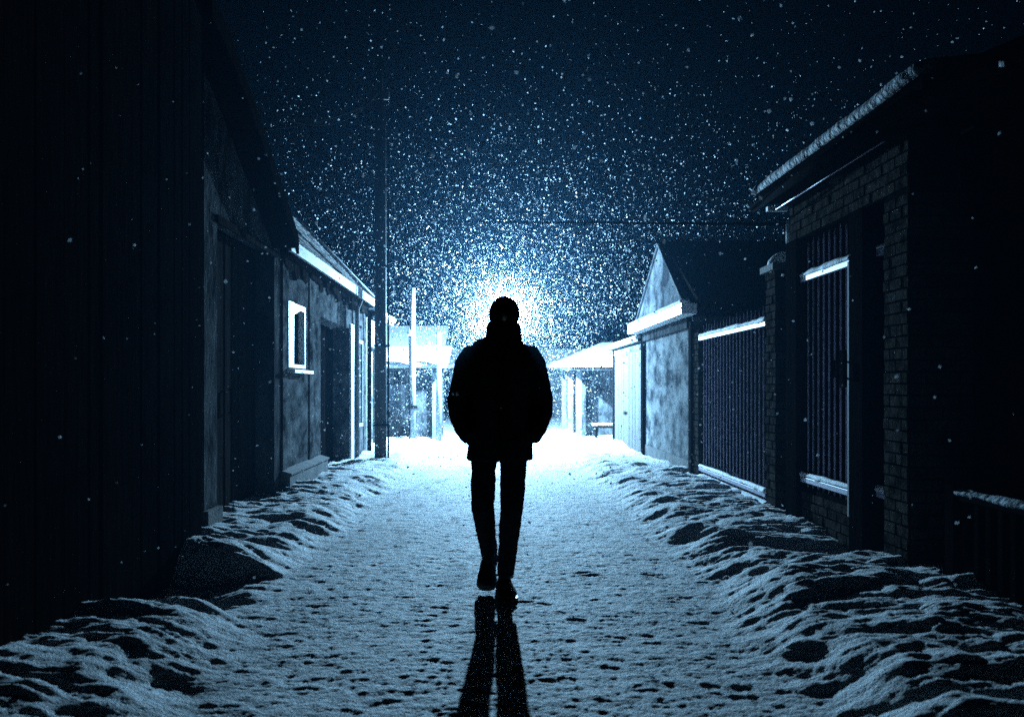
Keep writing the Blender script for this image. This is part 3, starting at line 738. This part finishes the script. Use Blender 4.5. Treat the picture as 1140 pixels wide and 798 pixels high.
keep &= np.linalg.norm(Cc-np.array(LAMP), axis=1) > .35
Cc = Cc[keep]; Rr = Rr[keep]; n = len(Cc)
octv = np.array([(1,0,0),(-1,0,0),(0,1,0),(0,-1,0),(0,0,1),(0,0,-1)], float)
octf = np.array([(0,2,4),(2,1,4),(1,3,4),(3,0,4),(2,0,5),(1,2,5),(3,1,5),(0,3,5)])
st = rng.uniform(.6, 1.3, (n, 1, 3)); ax = rng.normal(size=(n, 3)); ax /= np.linalg.norm(ax, axis=1, keepdims=True); an = rng.uniform(0, 6.28, n)
V = octv[None]*st*Rr[:,None,None]
ca_, sa_ = np.cos(an)[:,None,None], np.sin(an)[:,None,None]; A = ax[:,None,:]
V = V*ca_+np.cross(np.broadcast_to(A, V.shape), V)*sa_+A*(np.sum(V*A, -1, keepdims=True))*(1-ca_)
V = (V+Cc[:,None,:]).reshape(-1, 3)
Fc = (octf[None]+6*np.arange(n)[:,None,None]).reshape(-1, 3)
o = np_mesh('falling_snow', V, Fc, 3, M['flake'], smooth=True)
tag(o, 'countless falling snowflakes filling the night air over the lane', 'snow', kind='stuff')
print('flakes', n)
# three large flakes near the camera
for (x, z, y, L_, ang, lab) in ((718, 242, 6.5, .042, .25, 'large oval snowflake above the pale gable, highest of the big flakes'), (697, 318, 6.5, .055, -.35, 'large elongated snowflake drifting beside the pale gable'),
                                (503, 262, 6.5, .024, .1, 'small bright snowflake above and left of the glow')):
    X = (x-HX)*y/F; Z = EYE-(z-HY)*y/F
    q = MB().sphere((0, 0, 0), L_/2, 8, 6, (.42, .3, 1), Matrix.Rotation(ang, 3, 'Y')); q.v = [(v[0]+X, v[1]+y, v[2]+Z) for v in q.v]
    tag(q.build('snowflake', M['flake'], None, smooth=True), lab, 'snowflake', 'large near snowflakes')

# ================================================================== HAZE
hz, nt, b = newmat('snow_haze'); nt.nodes.remove(b)
vol = N(nt, 'ShaderNodeVolumePrincipled')
vol.inputs['Color'].default_value = (.24, .60, 1, 1); vol.inputs['Density'].default_value = .0006; vol.inputs['Anisotropy'].default_value = .78
nt.links.new(vol.outputs[0], nt.nodes['Material Output'].inputs['Volume'])
o = MB().box(-170, 170, -65, 250, -1.3, 14).build('haze', hz)
tag(o, 'blue snowy night haze glowing around the hidden lamp', 'haze', kind='stuff')

# ================================================================== WORLD, CAMERA, RENDER
w = bpy.data.worlds.new('World'); sc.world = w; w.use_nodes = True
nt = w.node_tree; bg = nt.nodes['Background']
sky = nt.nodes.new('ShaderNodeTexSky'); sky.sky_type = 'NISHITA'; sky.sun_disc = False
sky.sun_elevation = math.radians(-3); sky.sun_rotation = math.radians(0)
hsv = nt.nodes.new('ShaderNodeMix'); hsv.data_type = 'RGBA'; hsv.blend_type = 'MULTIPLY'; hsv.inputs[0].default_value = 1
nt.links.new(sky.outputs[0], hsv.inputs[6]); hsv.inputs[7].default_value = (.35, .65, 1, 1)
nt.links.new(hsv.outputs[2], bg.inputs[0]); bg.inputs[1].default_value = .0001

cam = bpy.data.cameras.new('camera'); co = bpy.data.objects.new('camera', cam); COL.objects.link(co)
co.location = (0, 0, EYE); co.rotation_euler = (math.radians(90), 0, 0)
cam.sensor_width = 36; cam.lens = 35; cam.shift_x = 20/1140; cam.shift_y = 31/1140
cam.dof.use_dof = True; cam.dof.focus_distance = 8.5; cam.dof.aperture_fstop = 2.8
cam.clip_start = .05; cam.clip_end = 600
sc.camera = co
for o in bpy.data.objects:
    if '_o' in o: del o['_o']
sc.view_settings.view_transform = 'Standard'; sc.view_settings.look = 'None'; sc.view_settings.exposure = 0; sc.view_settings.gamma = 1
cy = sc.cycles
cy.use_denoising = False
cy.volume_bounces = 0; cy.max_bounces = 4; cy.diffuse_bounces = 1; cy.glossy_bounces = 2; cy.transparent_max_bounces = 4; cy.transmission_bounces = 2
cy.sample_clamp_indirect = 3
